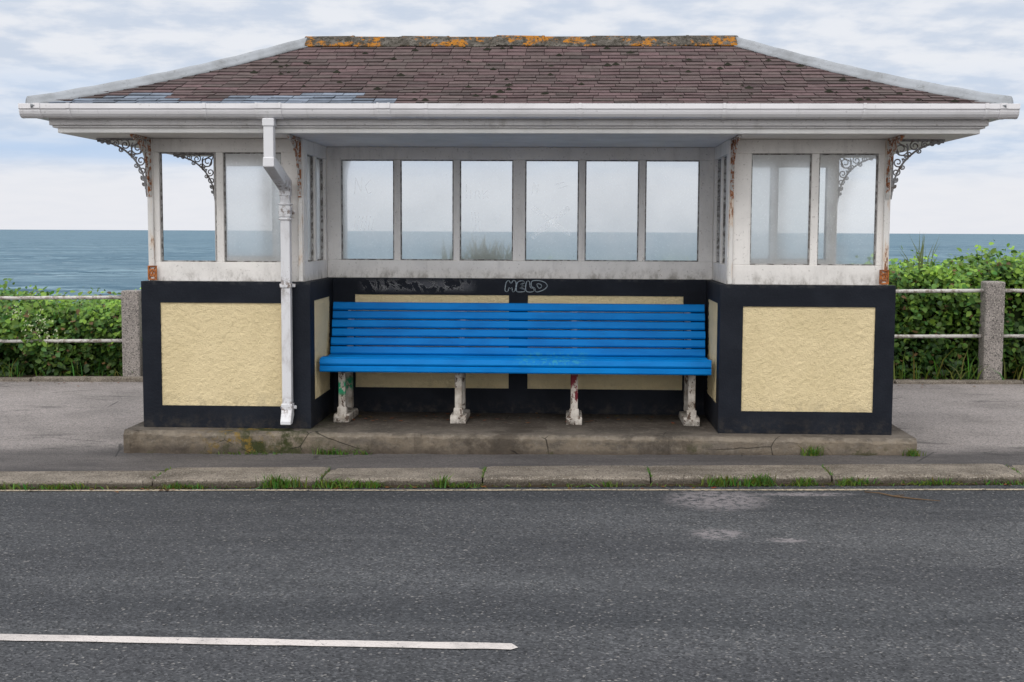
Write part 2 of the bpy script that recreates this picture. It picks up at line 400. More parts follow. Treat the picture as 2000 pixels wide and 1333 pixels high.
for x0,x1 in [(-60,-10),(-10,0),(0,10),(10,60)]:
    b.face([(x0,-.70+kr(x0),zp(x0)-.004),(x1,-.70+kr(x1),zp(x1)-.004),(x1,3.98-.0235*x1,zp(x1)-.004),(x0,3.98-.0235*x0,zp(x0)-.004)])
g=b.obj('pavement',PAVE,fixn=False); structure(g,'worn grey asphalt pavement round the shelter','pavement')
b=MB(); js=[-16+1.06*i for i in range(31)]; js=[j+.09*math.sin(j*5) for j in js]
for a,c in zip(js[:-1],js[1:]):
    dz=random.uniform(-.009,.005); dy=random.uniform(-.014,.012); tl_=random.uniform(-.006,.005)
    n=22; o=len(b.v); A=a+.005; C=c-.005; ph=random.uniform(0,6)
    for i in range(n+1):
        x=A+(C-A)*i/n; w1=random.gauss(0,.004)+.005*math.sin(x*9+ph); w2=random.gauss(0,.003)
        e=.010 if i in (0,n) else 0
        for (y,z) in [(-.998+dy+w1,-.03),(-1.0+dy+w1+e,.078+w2+dz-e),(-.982+dy+w1*1.3+e,.095+w2*.5+dz+tl_-e*.7),(-.82,.098+dz-e*.5),(-.655,.096+dz-e*.5)]:
            b.v.append((x,y,z))
    for i in range(n):
        for j in range(4): 
            p=o+i*5+j; b.f.append((p,p+5,p+6,p+1)); b.mi.append(0)
    b.f.append(tuple(o+j for j in range(5))); b.mi.append(0); b.f.append(tuple(o+n*5+j for j in range(5))); b.mi.append(0)
b.xf(lambda x,y,z:(x,y+kr(x),z+SL*x))
g=b.obj('kerb',KERB); structure(g,'wide granite kerb stones along the road edge','kerb')
b=MB(); 
for i in range(26):
    a=-16+1.22*i; b.box(a+.005,a+1.21,3.86,3.99,.0,.125+random.uniform(-.01,.01))
b.xf(lambda x,y,z:(x,y-.0235*x,z+SL*x))
g=b.obj('path_edging',KERB,bevel=.012); structure(g,'low stone edging below the hedge','kerb')
b=MB()
xs_=np.linspace(-14,14,160)
lw=[random.uniform(.014,.022) for _ in xs_]
f=lambda x:-1.125+.022*x+.004*math.sin(x*3)
for k_ in range(len(xs_)-1):
    a,c=xs_[k_],xs_[k_+1]; wa,wc_=lw[k_],lw[k_+1]
    b.face([(a,f(a)-wa,zr(a)+.004),(c,f(c)-wc_,zr(c)+.004),(c,f(c)+wc_,zr(c)+.004),(a,f(a)+wa,zr(a)+.004)])
g=b.obj('edge_line',LINE_Y,fixn=False); structure(g,'thin worn pale line along the kerb','road marking')
def dash(x0,x1):
    b=MB(); n=40; xs=np.linspace(x0,x1,n)
    f=lambda x:-3.995-.028*(x-.17)
    pts=[(x,f(x)-.036+random.uniform(-.004,.004)) for x in xs]+[(x1+.025,f(x1)-.012)]+[(x,f(x)+.036+random.uniform(-.004,.004)) for x in xs[::-1]]
    b.face([(x,y,zr(x)+.004) for x,y in pts]); return b.obj('lane_marking',LINE_W,fixn=False)
g=dash(-3.9,.16); structure(g,'worn white dashed centre line on asphalt','road marking')

# ---------------------------------------------------------------- shelter
SH=empty('seaside_shelter',(0,.91,.22),'old seafront shelter with navy and cream walls, slate hipped roof','shelter')
def part(mb,name,mats,**k): return mb.obj(name,mats,parent=SH,**k)
b=MB(); n=110; o=0
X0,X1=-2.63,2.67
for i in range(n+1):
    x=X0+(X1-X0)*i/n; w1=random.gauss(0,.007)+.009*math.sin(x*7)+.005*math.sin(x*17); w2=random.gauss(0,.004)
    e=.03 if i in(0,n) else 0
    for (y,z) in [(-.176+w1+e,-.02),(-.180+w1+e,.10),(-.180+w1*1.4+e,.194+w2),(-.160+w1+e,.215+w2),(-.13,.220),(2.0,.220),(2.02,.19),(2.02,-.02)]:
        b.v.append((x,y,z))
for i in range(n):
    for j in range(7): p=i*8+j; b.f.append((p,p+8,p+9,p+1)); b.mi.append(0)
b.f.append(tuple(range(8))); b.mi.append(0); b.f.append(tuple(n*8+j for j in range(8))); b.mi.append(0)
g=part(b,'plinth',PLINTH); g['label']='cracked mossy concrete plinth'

Z0,Z1=.222,1.222
def panel_grid(fn,a0,a1,b0,b1):
    mb=MB(); na=max(8,int((a1-a0)/.008)); nb=max(8,int((b1-b0)/.008))
    H=rng.random((nb+1,na+1)); H=(2*H+np.roll(H,1,0)+np.roll(H,1,1)+np.roll(H,-1,0))/5
    for j in range(nb+1):
        for i in range(na+1):
            h=.009*(H[j,i]-.5)
            mb.v.append(fn(a0+(a1-a0)*i/na,b0+(b1-b0)*j/nb,h))
    for j in range(nb):
        for i in range(na):
            o=j*(na+1)+i; mb.f.append((o,o+1,o+na+2,o+na+1)); mb.mi.append(0)
    return mb
def wing_wall(xs0,xs1,yf,yb,front,pa,pb):
    mb=MB(); r=.016
    if front: mb.box(xs0,xs1,yf+r,yb,Z0,Z1); y0,y1=yf,yf+r
    else: mb.box(xs0,xs1,yb,yf-r,Z0,Z1); y0,y1=yf-r,yf
    zb,zt=.372,1.078
    mb.box(xs0,pa,y0,y1,Z0,Z1); mb.box(pb,xs1,y0,y1,Z0,Z1)
    mb.box(pa,pb,y0,y1,Z0,zb); mb.box(pa,pb,y0,y1,zt,Z1)
    w=part(mb,'wall',NAVY)
    sg=-1 if front else 1
    p=panel_grid(lambda a,z,d:(a,(yf+.009 if front else yf-.009)+sg*d,z),pa,pb,zb,zt).obj('panel',CREAM,smooth=True)
    subpart(p,w)
for s in (-1,1):
    A=sorted([s*1.382,s*2.54]); P=sorted([s*1.535,s*2.41])
    wing_wall(A[0],A[1],0,.12,True,P[0],P[1])
    wing_wall(A[0],A[1],1.82,1.70,False,P[0],P[1])
    mb=MB(); X=sorted([s*1.382,s*1.502]); r=.014
    core=sorted([s*(1.382+r),s*1.502]); sk=sorted([s*1.382,s*(1.382+r)])
    mb.box(core[0],core[1],.12,1.70,Z0,Z1)
    for (ya,yb_) in [(.12,.85),(.97,1.70)]:
        pa,pb=(ya+.03,yb_-.10) if ya<.5 else (ya+.10,yb_-.03)
        mb.box(sk[0],sk[1],ya,pa,Z0,Z1); mb.box(sk[0],sk[1],pb,yb_,Z0,Z1)
        mb.box(sk[0],sk[1],pa,pb,Z0,.40); mb.box(sk[0],sk[1],pa,pb,1.09,Z1)
    w=part(mb,'wall',NAVY)
    for (pa,pb) in [(.15,.75),(1.07,1.67)]:
        p=panel_grid(lambda a,z,d:(s*(1.382+.008-d),a,z),pa,pb,.40,1.09).obj('panel',CREAM,smooth=True); subpart(p,w)
mb=MB(); r=.016; x0,x1=-1.38,1.38
mb.box(x0,x1,.85+r,.97,Z0,Z1)
for a,c in [(x0,-1.215),(-.07,.07),(1.215,x1)]: mb.box(a,c,.85,.85+r,Z0,Z1)
for a,c in [(-1.215,-.07),(.07,1.215)]:
    mb.box(a,c,.85,.85+r,Z0,.405); mb.box(a,c,.85,.85+r,1.10,Z1)
w=part(mb,'wall',NAVY_PEEL); w['label']='peeling navy central wall with scrawled tag'
for a,c in [(-1.215,-.07),(.07,1.215)]:
    p=panel_grid(lambda q,z,d:(q,.859-d,z),a,c,.405,1.10).obj('panel',CREAM,smooth=True); subpart(p,w)
def ribbon(mb,pts,w,fn):
    P=[Vector((p[0],p[1])) for p in pts]
    for i in range(len(P)-1):
        d=(P[i+1]-P[i]); 
        if d.length<1e-6: continue
        d.normalize(); n=Vector((-d.y,d.x))*w/2; e=d*w*.3
        mb.face([fn(*(P[i]-e+n)),fn(*(P[i+1]+e+n)),fn(*(P[i+1]+e-n)),fn(*(P[i]-e-n))])
def smooth_(pts,it=2,closed=True):
    for _ in range(it):
        q=[]
        for i in range(len(pts)-(0 if closed else 1)):
            a=pts[i]; c=pts[(i+1)%len(pts)]
            q+= [(a[0]*.78+c[0]*.22,a[1]*.78+c[1]*.22),(a[0]*.22+c[0]*.78,a[1]*.22+c[1]*.78)]
        pts=q
    return pts+[pts[0]] if closed else pts
T=[([(-.01,.02),(.03,.92),(.11,1.04),(.15,.66),(.21,1.06),(.29,.94),(.27,.04),(.19,-.04),(.185,.40),(.14,.24),(.10,.40),(.08,-.04)],1),
   ([(.28,.06),(.31,.94),(.48,1.02),(.51,.78),(.41,.74),(.40,.62),(.49,.60),(.48,.42),(.39,.40),(.39,.27),(.51,.25),(.51,.0),(.34,-.05)],1),
   ([(.52,.04),(.54,.97),(.63,1.0),(.64,.34),(.73,.34),(.75,.04),(.64,-.06)],1),
   ([(.67,1.02),(.88,1.05),(1.04,.84),(1.09,.52),(1.00,.18),(.84,-.04),(.77,.02),(.77,.36),(.67,.44)],1),([(.80,.76),(.92,.70),(.94,.42),(.86,.28)],1)]
mb=MB(); k=0
for st,cl in T:
    k+=1
    ribbon(mb,[(-.100+.290*p[0],1.128+.080*p[1]) for p in smooth_(st,2,bool(cl))],.0058,lambda a,c:(a,.8465-.0002*k,c))
t=mb.obj('graffiti_tag',TAG,fixn=False); subpart(t,w)

SB,ST=1.354,2.095
def frame(axis,a0,a1,d0,d1,panes,glass,name='window',missing=()):
    mb=MB()
    def bx(p0,p1,q0,q1,z0,z1,mi=0):
        if axis=='x': mb.box(p0,p1,q0,q1,z0,z1,mi)
        else: mb.box(q0,q1,p0,p1,z0,z1,mi)
    bx(a0,a1,d0,d1,Z1,SB); bx(a0,a1,d0,d1,ST,2.188)
    e=[a0]+[v for p in panes for v in p]+[a1]
    for i in range(0,len(e),2):
        o=.006 if 0<i<len(e)-2 else 0
        bx(e[i],e[i+1],d0+o,d1-o,SB,ST)
    mid=(d0+d1)/2; w=.008
    for p0,p1 in panes:
        for q0,q1,z0,z1 in [(p0,p1,SB,SB+w),(p0,p1,ST-w,ST),(p0,p0+w,SB+w,ST-w),(p1-w,p1,SB+w,ST-w)]:
            bx(q0,q1,mid-.014,mid+.014,z0,z1,1)
    w_=part(mb,name,[W_FRAME,BEAD],bevel=.003,seg=1)
    for i,(p0,p1) in enumerate(panes):
        if i in missing: continue
        g=MB()
        if axis=='x': g.face([(p0,mid,SB),(p1,mid,SB),(p1,mid,ST),(p0,mid,ST)])
        else: g.face([(mid,p0,SB),(mid,p1,SB),(mid,p1,ST),(mid,p0,ST)])
        go=g.obj('pane',glass[i] if isinstance(glass,list) else glass,fixn=False); subpart(go,w_)
    return w_
PR=[(1.579,1.976),(2.026,2.414)]; PL=[(-2.414,-2.026),(-1.976,-1.579)]
wl=frame('x',-2.498,-1.427,.04,.11,PL,GLASS,missing=(0,)); wl['label']='weathered white window with one pane missing'
frame('x',1.427,2.498,.04,.11,PR,[GLASS,GLASS_C])
frame('x',-2.498,-1.427,1.71,1.78,PL,GLASS,missing=(0,)); frame('x',1.427,2.498,1.71,1.78,PR,[GLASS,GLASS_C])
for s in (-1,1):
    d=sorted([s*1.427,s*1.497])
    frame('y',.112,.888,d[0],d[1],[(.17,.475),(.535,.84)],GLASS)
    frame('y',.952,1.708,d[0],d[1],[(.99,1.30),(1.36,1.66)],GLASS)
cp=[]; x=-1.323
for i in range(6):
    cp.append((x,x+.394)); x+=.394+(.048 if i!=2 else .090)
wc=frame('x',-1.426,1.426,.89,.95,cp,GLASS)
def scr(pane,items):
    mb=MB(); p0,p1=cp[pane]; Y=.9165
    for w_,strokes in items:
        for st in strokes:
            Y-=.0002
            ribbon(mb,[(p0+(p1-p0)*a,SB+(ST-SB)*c) for a,c in st],w_,lambda a,c:(a,Y,c))
    so=mb.obj('scratched_writing',SCR,fixn=False); subpart(so,wc)
scr(3,[(.040,[[(.16,.52),(.84,.27)],[(.80,.52),(.14,.24)]]),(.007,[[(.12,.66),(.16,.78),(.22,.66),(.24,.76)],[(.55,.76),(.72,.78)],[(.62,.72),(.80,.75)]])])
scr(0,[(.007,[[(.25,.66),(.27,.82),(.37,.68),(.39,.82)],[(.55,.80),(.45,.74),(.50,.66),(.58,.68)]]),(.006,[[(.22+.07*i,.30),(.27+.07*i,.44)] for i in range(6)])])
scr(2,[(.007,[[(.12,.62),(.12,.76)],[(.2,.62),(.2,.70)],[(.28,.62),(.30,.70),(.36,.69),(.36,.62)],[(.42,.72),(.44,.62)],[(.52,.70),(.44,.66),(.54,.62)]]),(.006,[[(.25+.06*i,.28),(.22+.06*i,.48)] for i in range(3)])])

for s in (-1,1):
    for xa,xb in [(2.452,2.489),(1.432,1.462)]:
        for ya,yb_ in [(.018,.039),(1.781,1.802)]:
            mb=MB(); X=sorted([s*xa,s*xb]); mb.box(X[0],X[1],ya,yb_,1.224,2.186)
            if xa<2: mb.tube([((X[0]+X[1])/2,(ya-.006 if ya<1 else yb_+.006),1.80),((X[0]+X[1])/2,(ya-.006 if ya<1 else yb_+.006),2.18)],.010,8)
            o=part(mb,'post',W_POST,bevel=.004,seg=1); o['label']='rust-streaked white iron post'
    mb=MB(); xa,xb=sorted([s*2.432,s*2.494]); y0,y1=.006,.016; z0,z1=1.230,1.328
    mb.box(xa,xb,y0,y1,z0,z0+.010); mb.box(xa,xb,y0,y1,z1-.010,z1)
    mb.box(xa,xa+.009,y0,y1,z0+.010,z1-.010); mb.box(xb-.009,xb,y0,y1,z0+.010,z1-.010)
    mb.tube([(xa+.01,.012,z0+.01),(xb-.01,.012,z1-.01)],.004,6); mb.tube([(xb-.01,.013,z0+.01),(xa+.01,.013,z1-.01)],.004,6)
    cx,cz=(xa+xb)/2,(z0+z1)/2
    mb.tube([(cx+.018*math.cos(t),.012,cz+.022*math.sin(t)) for t in np.linspace(0,6.283,14)],.005,6)
    o=part(mb,'ornament',ORUST); o['label']='orange rusted pierced iron plate'

def bracket_mesh():
    mb=MB(); L=.345
    mb.box(.0,L,-.012,.012,-.013,0); 
    mb.prism([(-.0,0),(.012,0),(.012,-.36),(.006,-.395),(0,-.36)],lambda p,q,t:(p,t,q),-.012,.012)
    R=.335; C=(L+.003,-.352)
    arc=[(C[0]-R*math.cos(t),0,C[1]+R*math.sin(t)) for t in np.linspace(.03,math.pi/2-.02,18)]
    mb.tube(arc,.0065,6)
    def spiral(cx,cz,r,t0,turns,sg=1):
        pts=[]
        for i in range(22):
            u=i/21; t=t0+sg*turns*2*math.pi*u; rr=r*(1-.78*u); pts.append((cx+rr*math.cos(t),0,cz+rr*math.sin(t)))
        mb.tube(pts,.0048,5)
    for a,c,r in [(.062,-.064,.050),(.150,-.042,.036),(.044,-.150,.036),(.215,-.033,.026),(.034,-.215,.026),(.266,-.027,.019),(.028,-.266,.019),(.308,-.022,.014),(.022,-.308,.014)]:
        spiral(a,c,r,.8,1.5,1 if a>=-c else -1)
    for a,c,r in [(.112,-.096,.022),(.096,-.116,.020),(.180,-.075,.016),(.075,-.182,.016)]:
        spiral(a,c,r,3.5,1.2)
    mb.tube([(.01,0,-.01),(.05,0,-.10),(.108,0,-.112)],.005,5); mb.tube([(.01,0,-.01),(.10,0,-.05),(.112,0,-.108)],.005,5)
    return mb
bo=bracket_mesh().obj('bracket',BRK,smooth=False)
spots=[]
for s in (-1,1):
    spots.append((s*2.50,.06,0 if s>0 else math.pi)); spots.append((s*2.50,1.76,0 if s>0 else math.pi))
    spots.append((s*2.470,.016,-math.pi/2)); spots.append((s*2.470,1.804,math.pi/2))
    spots.append((s*1.447,.012,-math.pi/2)); spots.append((s*1.447,1.804,math.pi/2))
for i,(x,y,r) in enumerate(spots):
    o=bo if i==0 else bo.copy()
    if i>0: COL.objects.link(o)
    o.location=(x,y,2.188); o.rotation_euler=(0,0,r)
    o.parent=SH; o.matrix_parent_inverse=PM[SH.name].inverted()
rm=bo.data.copy(); rm.materials[0]=IRON
for o in list(COL.objects):
    if o.name.startswith('bracket') and abs(abs(o.rotation_euler.z)-math.pi/2)<.01: o.data=rm; o['label']='rust-eaten iron scroll bracket'

mb=MB(); mb.box(-2.93,2.93,-.40,2.22,2.190,2.235); part(mb,'soffit',W_SOFFIT,bevel=.006)
mb=MB(); mb.box(-2.97,2.97,-.44,2.26,2.236,2.352)
mb.box(-2.955,2.955,-.425,2.245,2.222,2.2355)
part(mb,'fascia',W_FASCIA,bevel=.006)

# roof
EX,EY0,RX,RC=3.06,-.50,1.54,.91
def zt(t): return 2.362+.585*(t-.05*math.sin(math.pi*t))
def rp(t): return (EX-(EX-RX)*t, (RC-EY0)*(1-t))
mb=MB(); n=12
for i in range(n):
    t0,t1=i/n,(i+1)/n; a0,b0=rp(t0); a1,b1=rp(t1); z0,z1=zt(t0)-.006,zt(t1)-.006
    for s in (-1,1):
        mb.face([(-a0,RC+s*b0,z0),(a0,RC+s*b0,z0),(a1,RC+s*b1,z1),(-a1,RC+s*b1,z1)])
        if i<n: mb.face([(s*a0,RC-b0,z0),(s*a0,RC+b0,z0),(s*a1,RC+b1,z1),(s*a1,RC-b1,z1)])
mb.face([(-EX,RC-(RC-EY0),2.354),(EX,EY0,2.354),(EX,2*RC-EY0,2.354),(-EX,2*RC-EY0,2.354)])
deck=part(mb,'roof',DECK,fixn=False); deck['label']='hipped weathered brown slate roof with grey patched slates'
mb=MB(); NC=20
def slates(kind):
    for i in range(NC):
        t0=i/NC-.004; t1=min(1,(i+1.1)/NC)
        a0,b0=rp(t0); a1,b1=rp(t1)
        h0,h1=(a0,a1) if kind in 'fb' else (b0,b1)
        w0=.138; x=-h0-(w0*.5 if i%2 else 0)-random.uniform(0,.03)
        while x<h0:
            w=w0*random.uniform(.93,1.06); xa,xb=x+.0018,x+w-.0018; x+=w
            la,lb=max(xa,-h0),min(xb,h0); ua,ub=max(xa,-h1),min(xb,h1)
            if lb-la<.005: continue
            if ub<ua: ua=ub=max(-h1,min(h1,(la+lb)/2))
            e=.009+random.uniform(-.002,.004); e2=.002
            tt=t0+random.uniform(-.003,.002)
            if random.random()<.03: tt-=.007
            z0=zt(max(0,tt)); z1=zt(t1)
            aa,bb=rp(tt)
            def P(s_,d,z):
                if kind=='f': return (s_,RC-d[1],z)
                if kind=='b': return (s_,RC+d[1],z)
                if kind=='l': return (-d[0],RC+s_,z)
                return (d[0],RC+s_,z)
            tilt=random.uniform(-.0018,.0018)
            br=random.uniform(.80,1.20)
            if random.random()<.07: br*=.68
            k=random.random()
            cbase=np.array((.125,.080,.082))*(1-k)+np.array((.103,.079,.074))*k
            cx=(la+lb)/2
            if kind=='f':
                if (i==0 and -2.95<cx<-.70) or (i==1 and -2.85<cx<-.70 and not(-2.15<cx<-1.85)) or (i==2 and -2.65<cx<-.95 and not(-2.25<cx<-1.80)) or (i==3 and (-2.5<cx<-2.25 or -1.4<cx<-1.0)) :
                    cbase=np.array((.19,.225,.28)); br=random.uniform(.75,1.2)
            c=tuple(float(v) for v in cbase*br)
            L=[P(la,(aa,bb),z0+e+tilt),P(lb,(aa,bb),z0+e-tilt),P(ub,(a1,b1),z1+e2),P(ua,(a1,b1),z1+e2)]
            if kind in 'bl': L=L[::-1]
            mb.face(L,0,c)
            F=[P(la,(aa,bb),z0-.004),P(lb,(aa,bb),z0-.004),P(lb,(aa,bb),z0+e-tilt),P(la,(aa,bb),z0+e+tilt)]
            mb.face(F,0,tuple(v*.45 for v in c))  # lower slate edge coloured darker, painting in the shadow line under each course
for k in 'fblr': slates(k)
for i in range(90):
    t=random.uniform(.03,.97); a,bb=rp(t); x=random.uniform(-a+.1,a-.1); z=zt(t)+.008; y=RC-bb; r_=random.uniform(.008,.024)
    ring=[(x+r_*1.4*math.cos(q),y+r_*.8*math.sin(q),z+.42*r_*.8*math.sin(q)) for q in np.linspace(0,5.5,7)]
    top=(x,y-.002,z+r_*.7)
    for q in range(7): mb.face([ring[q],ring[(q+1)%7],top],0,(.018,.018,.010))
o=mb.obj('slates',SLATE,fixn=False); subpart(o,deck)
mb=MB(); nt=9; xs=np.linspace(-1.57,1.57,nt+1)
prof=[(-.112,-.050),(-.072,-.014),(-.033,.022),(-.012,.034),(.012,.034),(.033,.022),(.072,-.014),(.112,-.050),(.096,-.058),(0,.010),(-.096,-.058)]
zr0=zt(1)+.012
for i in range(nt):
    dz=random.uniform(-.005,.007); dz2=random.uniform(-.005,.007)
    mb.prism(prof,lambda p,q,t:(t,RC+p,zr0+q+(dz if t<xs[i]+.1 else dz2)),xs[i]+.002,xs[i+1]-.002)
    if i<nt-1: mb.prism([(p*1.03,q*1.0+.003) for p,q in prof],lambda p,q,t:(t,RC+p,zr0+q+dz2),xs[i+1]-.016,xs[i+1]+.008)
for s in (-1,1):
    mb.tube([(s*1.53,RC,zr0-.005),(s*1.57,RC,zr0+.002),(s*1.60,RC,zr0-.02)],[.036,.038,.022],8)
o=mb.obj('ridge_tiles',RIDGE,bevel=.004,seg=1); subpart(o,deck); o['label']='ridge tiles covered in orange lichen'
for sx in (-1,1):
    for sy in (-1,1):
        mb=MB(); K=24; prof=[(-.080,.004),(-.034,.012),(-.028,.028),(-.016,.041),(0,.046),(.016,.041),(.028,.028),(.034,.012),(.080,.004),(.065,-.012),(-.065,-.012)]
        rows=[]
        for i in range(K+1):
            t=-.010+1.0*i/K; a,bb=rp(t); z=zt(max(0,t))
            p=Vector((sx*a,RC+sy*bb,z+.004+.002*math.sin(i*2.1)))
            side=Vector((sx*1.41,-sy*1.52,0)).normalized()
            rows.append([tuple(p+side*q+Vector((0,0,h-abs(q)*.26))) for q,h in prof])
        o_=len(mb.v)
        for r_ in rows: mb.v+=r_
        m_=len(prof)
        for i in range(K):
            for j in range(m_):
                j2=(j+1)%m_; mb.f.append((o_+i*m_+j,o_+i*m_+j2,o_+(i+1)*m_+j2,o_+(i+1)*m_+j)); mb.mi.append(0)
        mb.f.append(tuple(range(m_))); mb.mi.append(0); mb.f.append(tuple(K*m_+j for j in range(m_))); mb.mi.append(0)
        o=mb.obj('hip_flashing',LEAD,smooth=True); subpart(o,deck)

GP=[(0,.085),(0,.020),(.012,.004),(.030,.0),(.062,.0),(.080,.008),(.094,.024),(.100,.040),(.100,.052),(.110,.056),(.110,.086),
    (.103,.088),(.103,.060),(.094,.055),(.088,.028),(.076,.014),(.060,.006),(.032,.006),(.016,.010),(.006,.024),(.006,.085)]
GPo=GP[:11]+[(0,.086)]
mb=MB(); GZ=2.276
fy=lambda p,q,t:(t,-.442-p,GZ+q); by=lambda p,q,t:(t,2.262+p,GZ+q)
mb.prism(GP,fy,-3.112,3.112); mb.prism(GP,by,-3.112,3.112)
for s in (-1,1): mb.prism(GP,lambda p,q,t:(s*(2.972+p),t,GZ+q),-.440,2.260)
for s in (-1,1):
    for f in (fy,by): mb.prism([(p*1.02,q*1.03-.001) for p,q in GPo],f,s*3.112,s*3.118)
def collar(x,w,k=1.05):
    mb.prism([(-.001 if p==0 else p*k+.002,(q-.04)*k*1.03+.04) for p,q in GPo],fy,x-w/2,x+w/2)
for x in (-2.80,-1.93,-.53,.43,1.32,2.18,2.92): collar(x,.018)
collar(-.835,.012,1.08); collar(-.765,.012,1.08); collar(-.80,.058,1.04)
collar(-1.60,.012,1.08); collar(-1.45,.012,1.08); collar(-1.525,.138,1.05)
for x in (-3.0,3.02): collar(x,.04)
part(mb,'gutter',GUT)
mb=MB(); px=-1.532; h=.032
mb.box(px-h,px+h,-.525,-.462,1.995,2.276)
mb.box(px-h-.006,px+h+.006,-.531,-.456,2.225,2.274)
mb.prism([(-.531,2.03),(-.456,2.03),(-.008,1.905),(-.008,1.835),(-.078,1.835),(-.531,1.970)],lambda p,q,t:(t,p,q),px-h-.004,px+h+.004)
mb.box(px-h,px+h,-.073,-.011,.315,1.84)
for z0,z1,e in [(1.80,1.85,.006),(1.66,1.735,.007),(1.74,1.752,.010),(1.640,1.652,.010),(1.185,1.215,.007),(.345,.40,.006)]:
    mb.box(px-h-e,px+h+e,-.073-e,-.011+e*.5,z0,z1)
for z in (1.20,1.69,.37): mb.box(px-.055,px+.055,-.018,-.003,z-.012,z+.012)
mb.prism([(-.078,.36),(-.006,.36),(-.006,.315),(-.065,.262),(-.118,.262),(-.118,.285)],lambda p,q,t:(t,p,q),px-h-.004,px+h+.004)
o=part(mb,'downpipe',PIPE,bevel=.005); o['label']='stained white square downpipe'

# ---------------------------------------------------------------- bench
BN=empty('park_bench',(0,.45,.22),'long blue slatted bench with peeling cream legs','bench')
HW=1.358
def slat(mb,cy,cz,ang,w,t,hw=HW):
    c_,s_=math.cos(ang),math.sin(ang)
    poly=[]
    r=.008
    for (u,v) in [(-w/2,-t/2+r),(-w/2+r*.3,-t/2+r*.3),(-w/2+r,-t/2),(w/2-r,-t/2),(w/2-r*.3,-t/2+r*.3),(w/2,-t/2+r),(w/2,t/2-r),(w/2-r,t/2),(-w/2+r,t/2),(-w/2,t/2-r)]:
        poly.append((cy+u*c_-v*s_,cz+u*s_+v*c_))
    j=random.uniform(-.003,.003)
    mb.prism(poly,lambda p,q,t_:(t_,p,q),-hw+j,hw+j)
mb=MB()
slat(mb,.224,.610,math.radians(86),.044,.030); slat(mb,.232,.658,math.radians(68),.050,.036)
for i in range(6):
    slat(mb,.276+i*.069,.674-.003*i-(.004 if i in(2,3) else 0),math.radians(-3),.064,.028)
mb.obj('seat',BLUE,parent=BN)
mb=MB()
for i in range(6):
    t=i/5; slat(mb,.640+.110*t,.702+.316*t,math.radians(70.8),.0580,.030)
mb.obj('backrest',BLUE,parent=BN)
def leg():
    mb=MB(); w=.025
    mb.prism([(.316,.28),(.350,.28),(.370,.60),(.560,.585),(.62,.28),(.672,.28),(.650,.62),(.775,1.02),(.758,1.03),(.640,.652),(.250,.650),(.250,.615),(.318,.60)],lambda p,q,t:(t,p,q),-w,w)
    mb.prism([(.285,.2215),(.70,.2215),(.70,.254),(.66,.275),(.37,.280),(.30,.280),(.285,.258)],lambda p,q,t:(t,p,q),-.056,.056)
    mb.prism([(.298,.262),(.39,.262),(.36,.33),(.310,.33)],lambda p,q,t:(t,p,q),-.033,.033)
    return mb
mats=[LEG_G,LEG,LEG_R,LEG]
for i,x in enumerate((-1.225,-.40,.415,1.235)):
    o=leg().obj('leg',mats[i],bevel=.006,seg=2); o.data.name='leg'
    o.location=(x,0,0); setpar(o,BN)
    if i==0: o['label']='cream leg with green paint patch'
    if i==2: o['label']='cream leg with dark red paint patches'

# ---------------------------------------------------------------- railing
FR=empty('railing',(0,4.05,.1),'white tubular railing on granite posts before a hedge','railing')
def fy_(x): return 4.05-.0235*x
for x in (-6.83,-4.02,-1.17,1.66,4.47,7.3,-9.6,10.1):
    mb=MB(); y=fy_(x); z=zp(x); w=.092
    top=z+.905+ (.07 if x>0 else 0)
    mb.box(x-w,x+w,y-w,y+w,z-.02,top)
    mb.obj('post',GPOST,parent=FR,bevel=.018,seg=3)
for zz,nm in ((.835,'rail'),(.395,'rail')):
    mb=MB()
    for xa,xb in zip([-9.6,-6.83,-4.02,-1.17,1.66,4.47,7.3],[-6.83,-4.02,-1.17,1.66,4.47,7.3,10.1]):
        pts=[(xa+(xb-xa)*u,fy_(xa+(xb-xa)*u),zp(xa+(xb-xa)*u)+zz+(.05 if xa>0 else 0)-.006*math.sin(u*math.pi)) for u in np.linspace(0,1,6)]
        mb.tube(pts,.018,10)
    mb.obj(nm,RAIL,parent=FR,smooth=True)

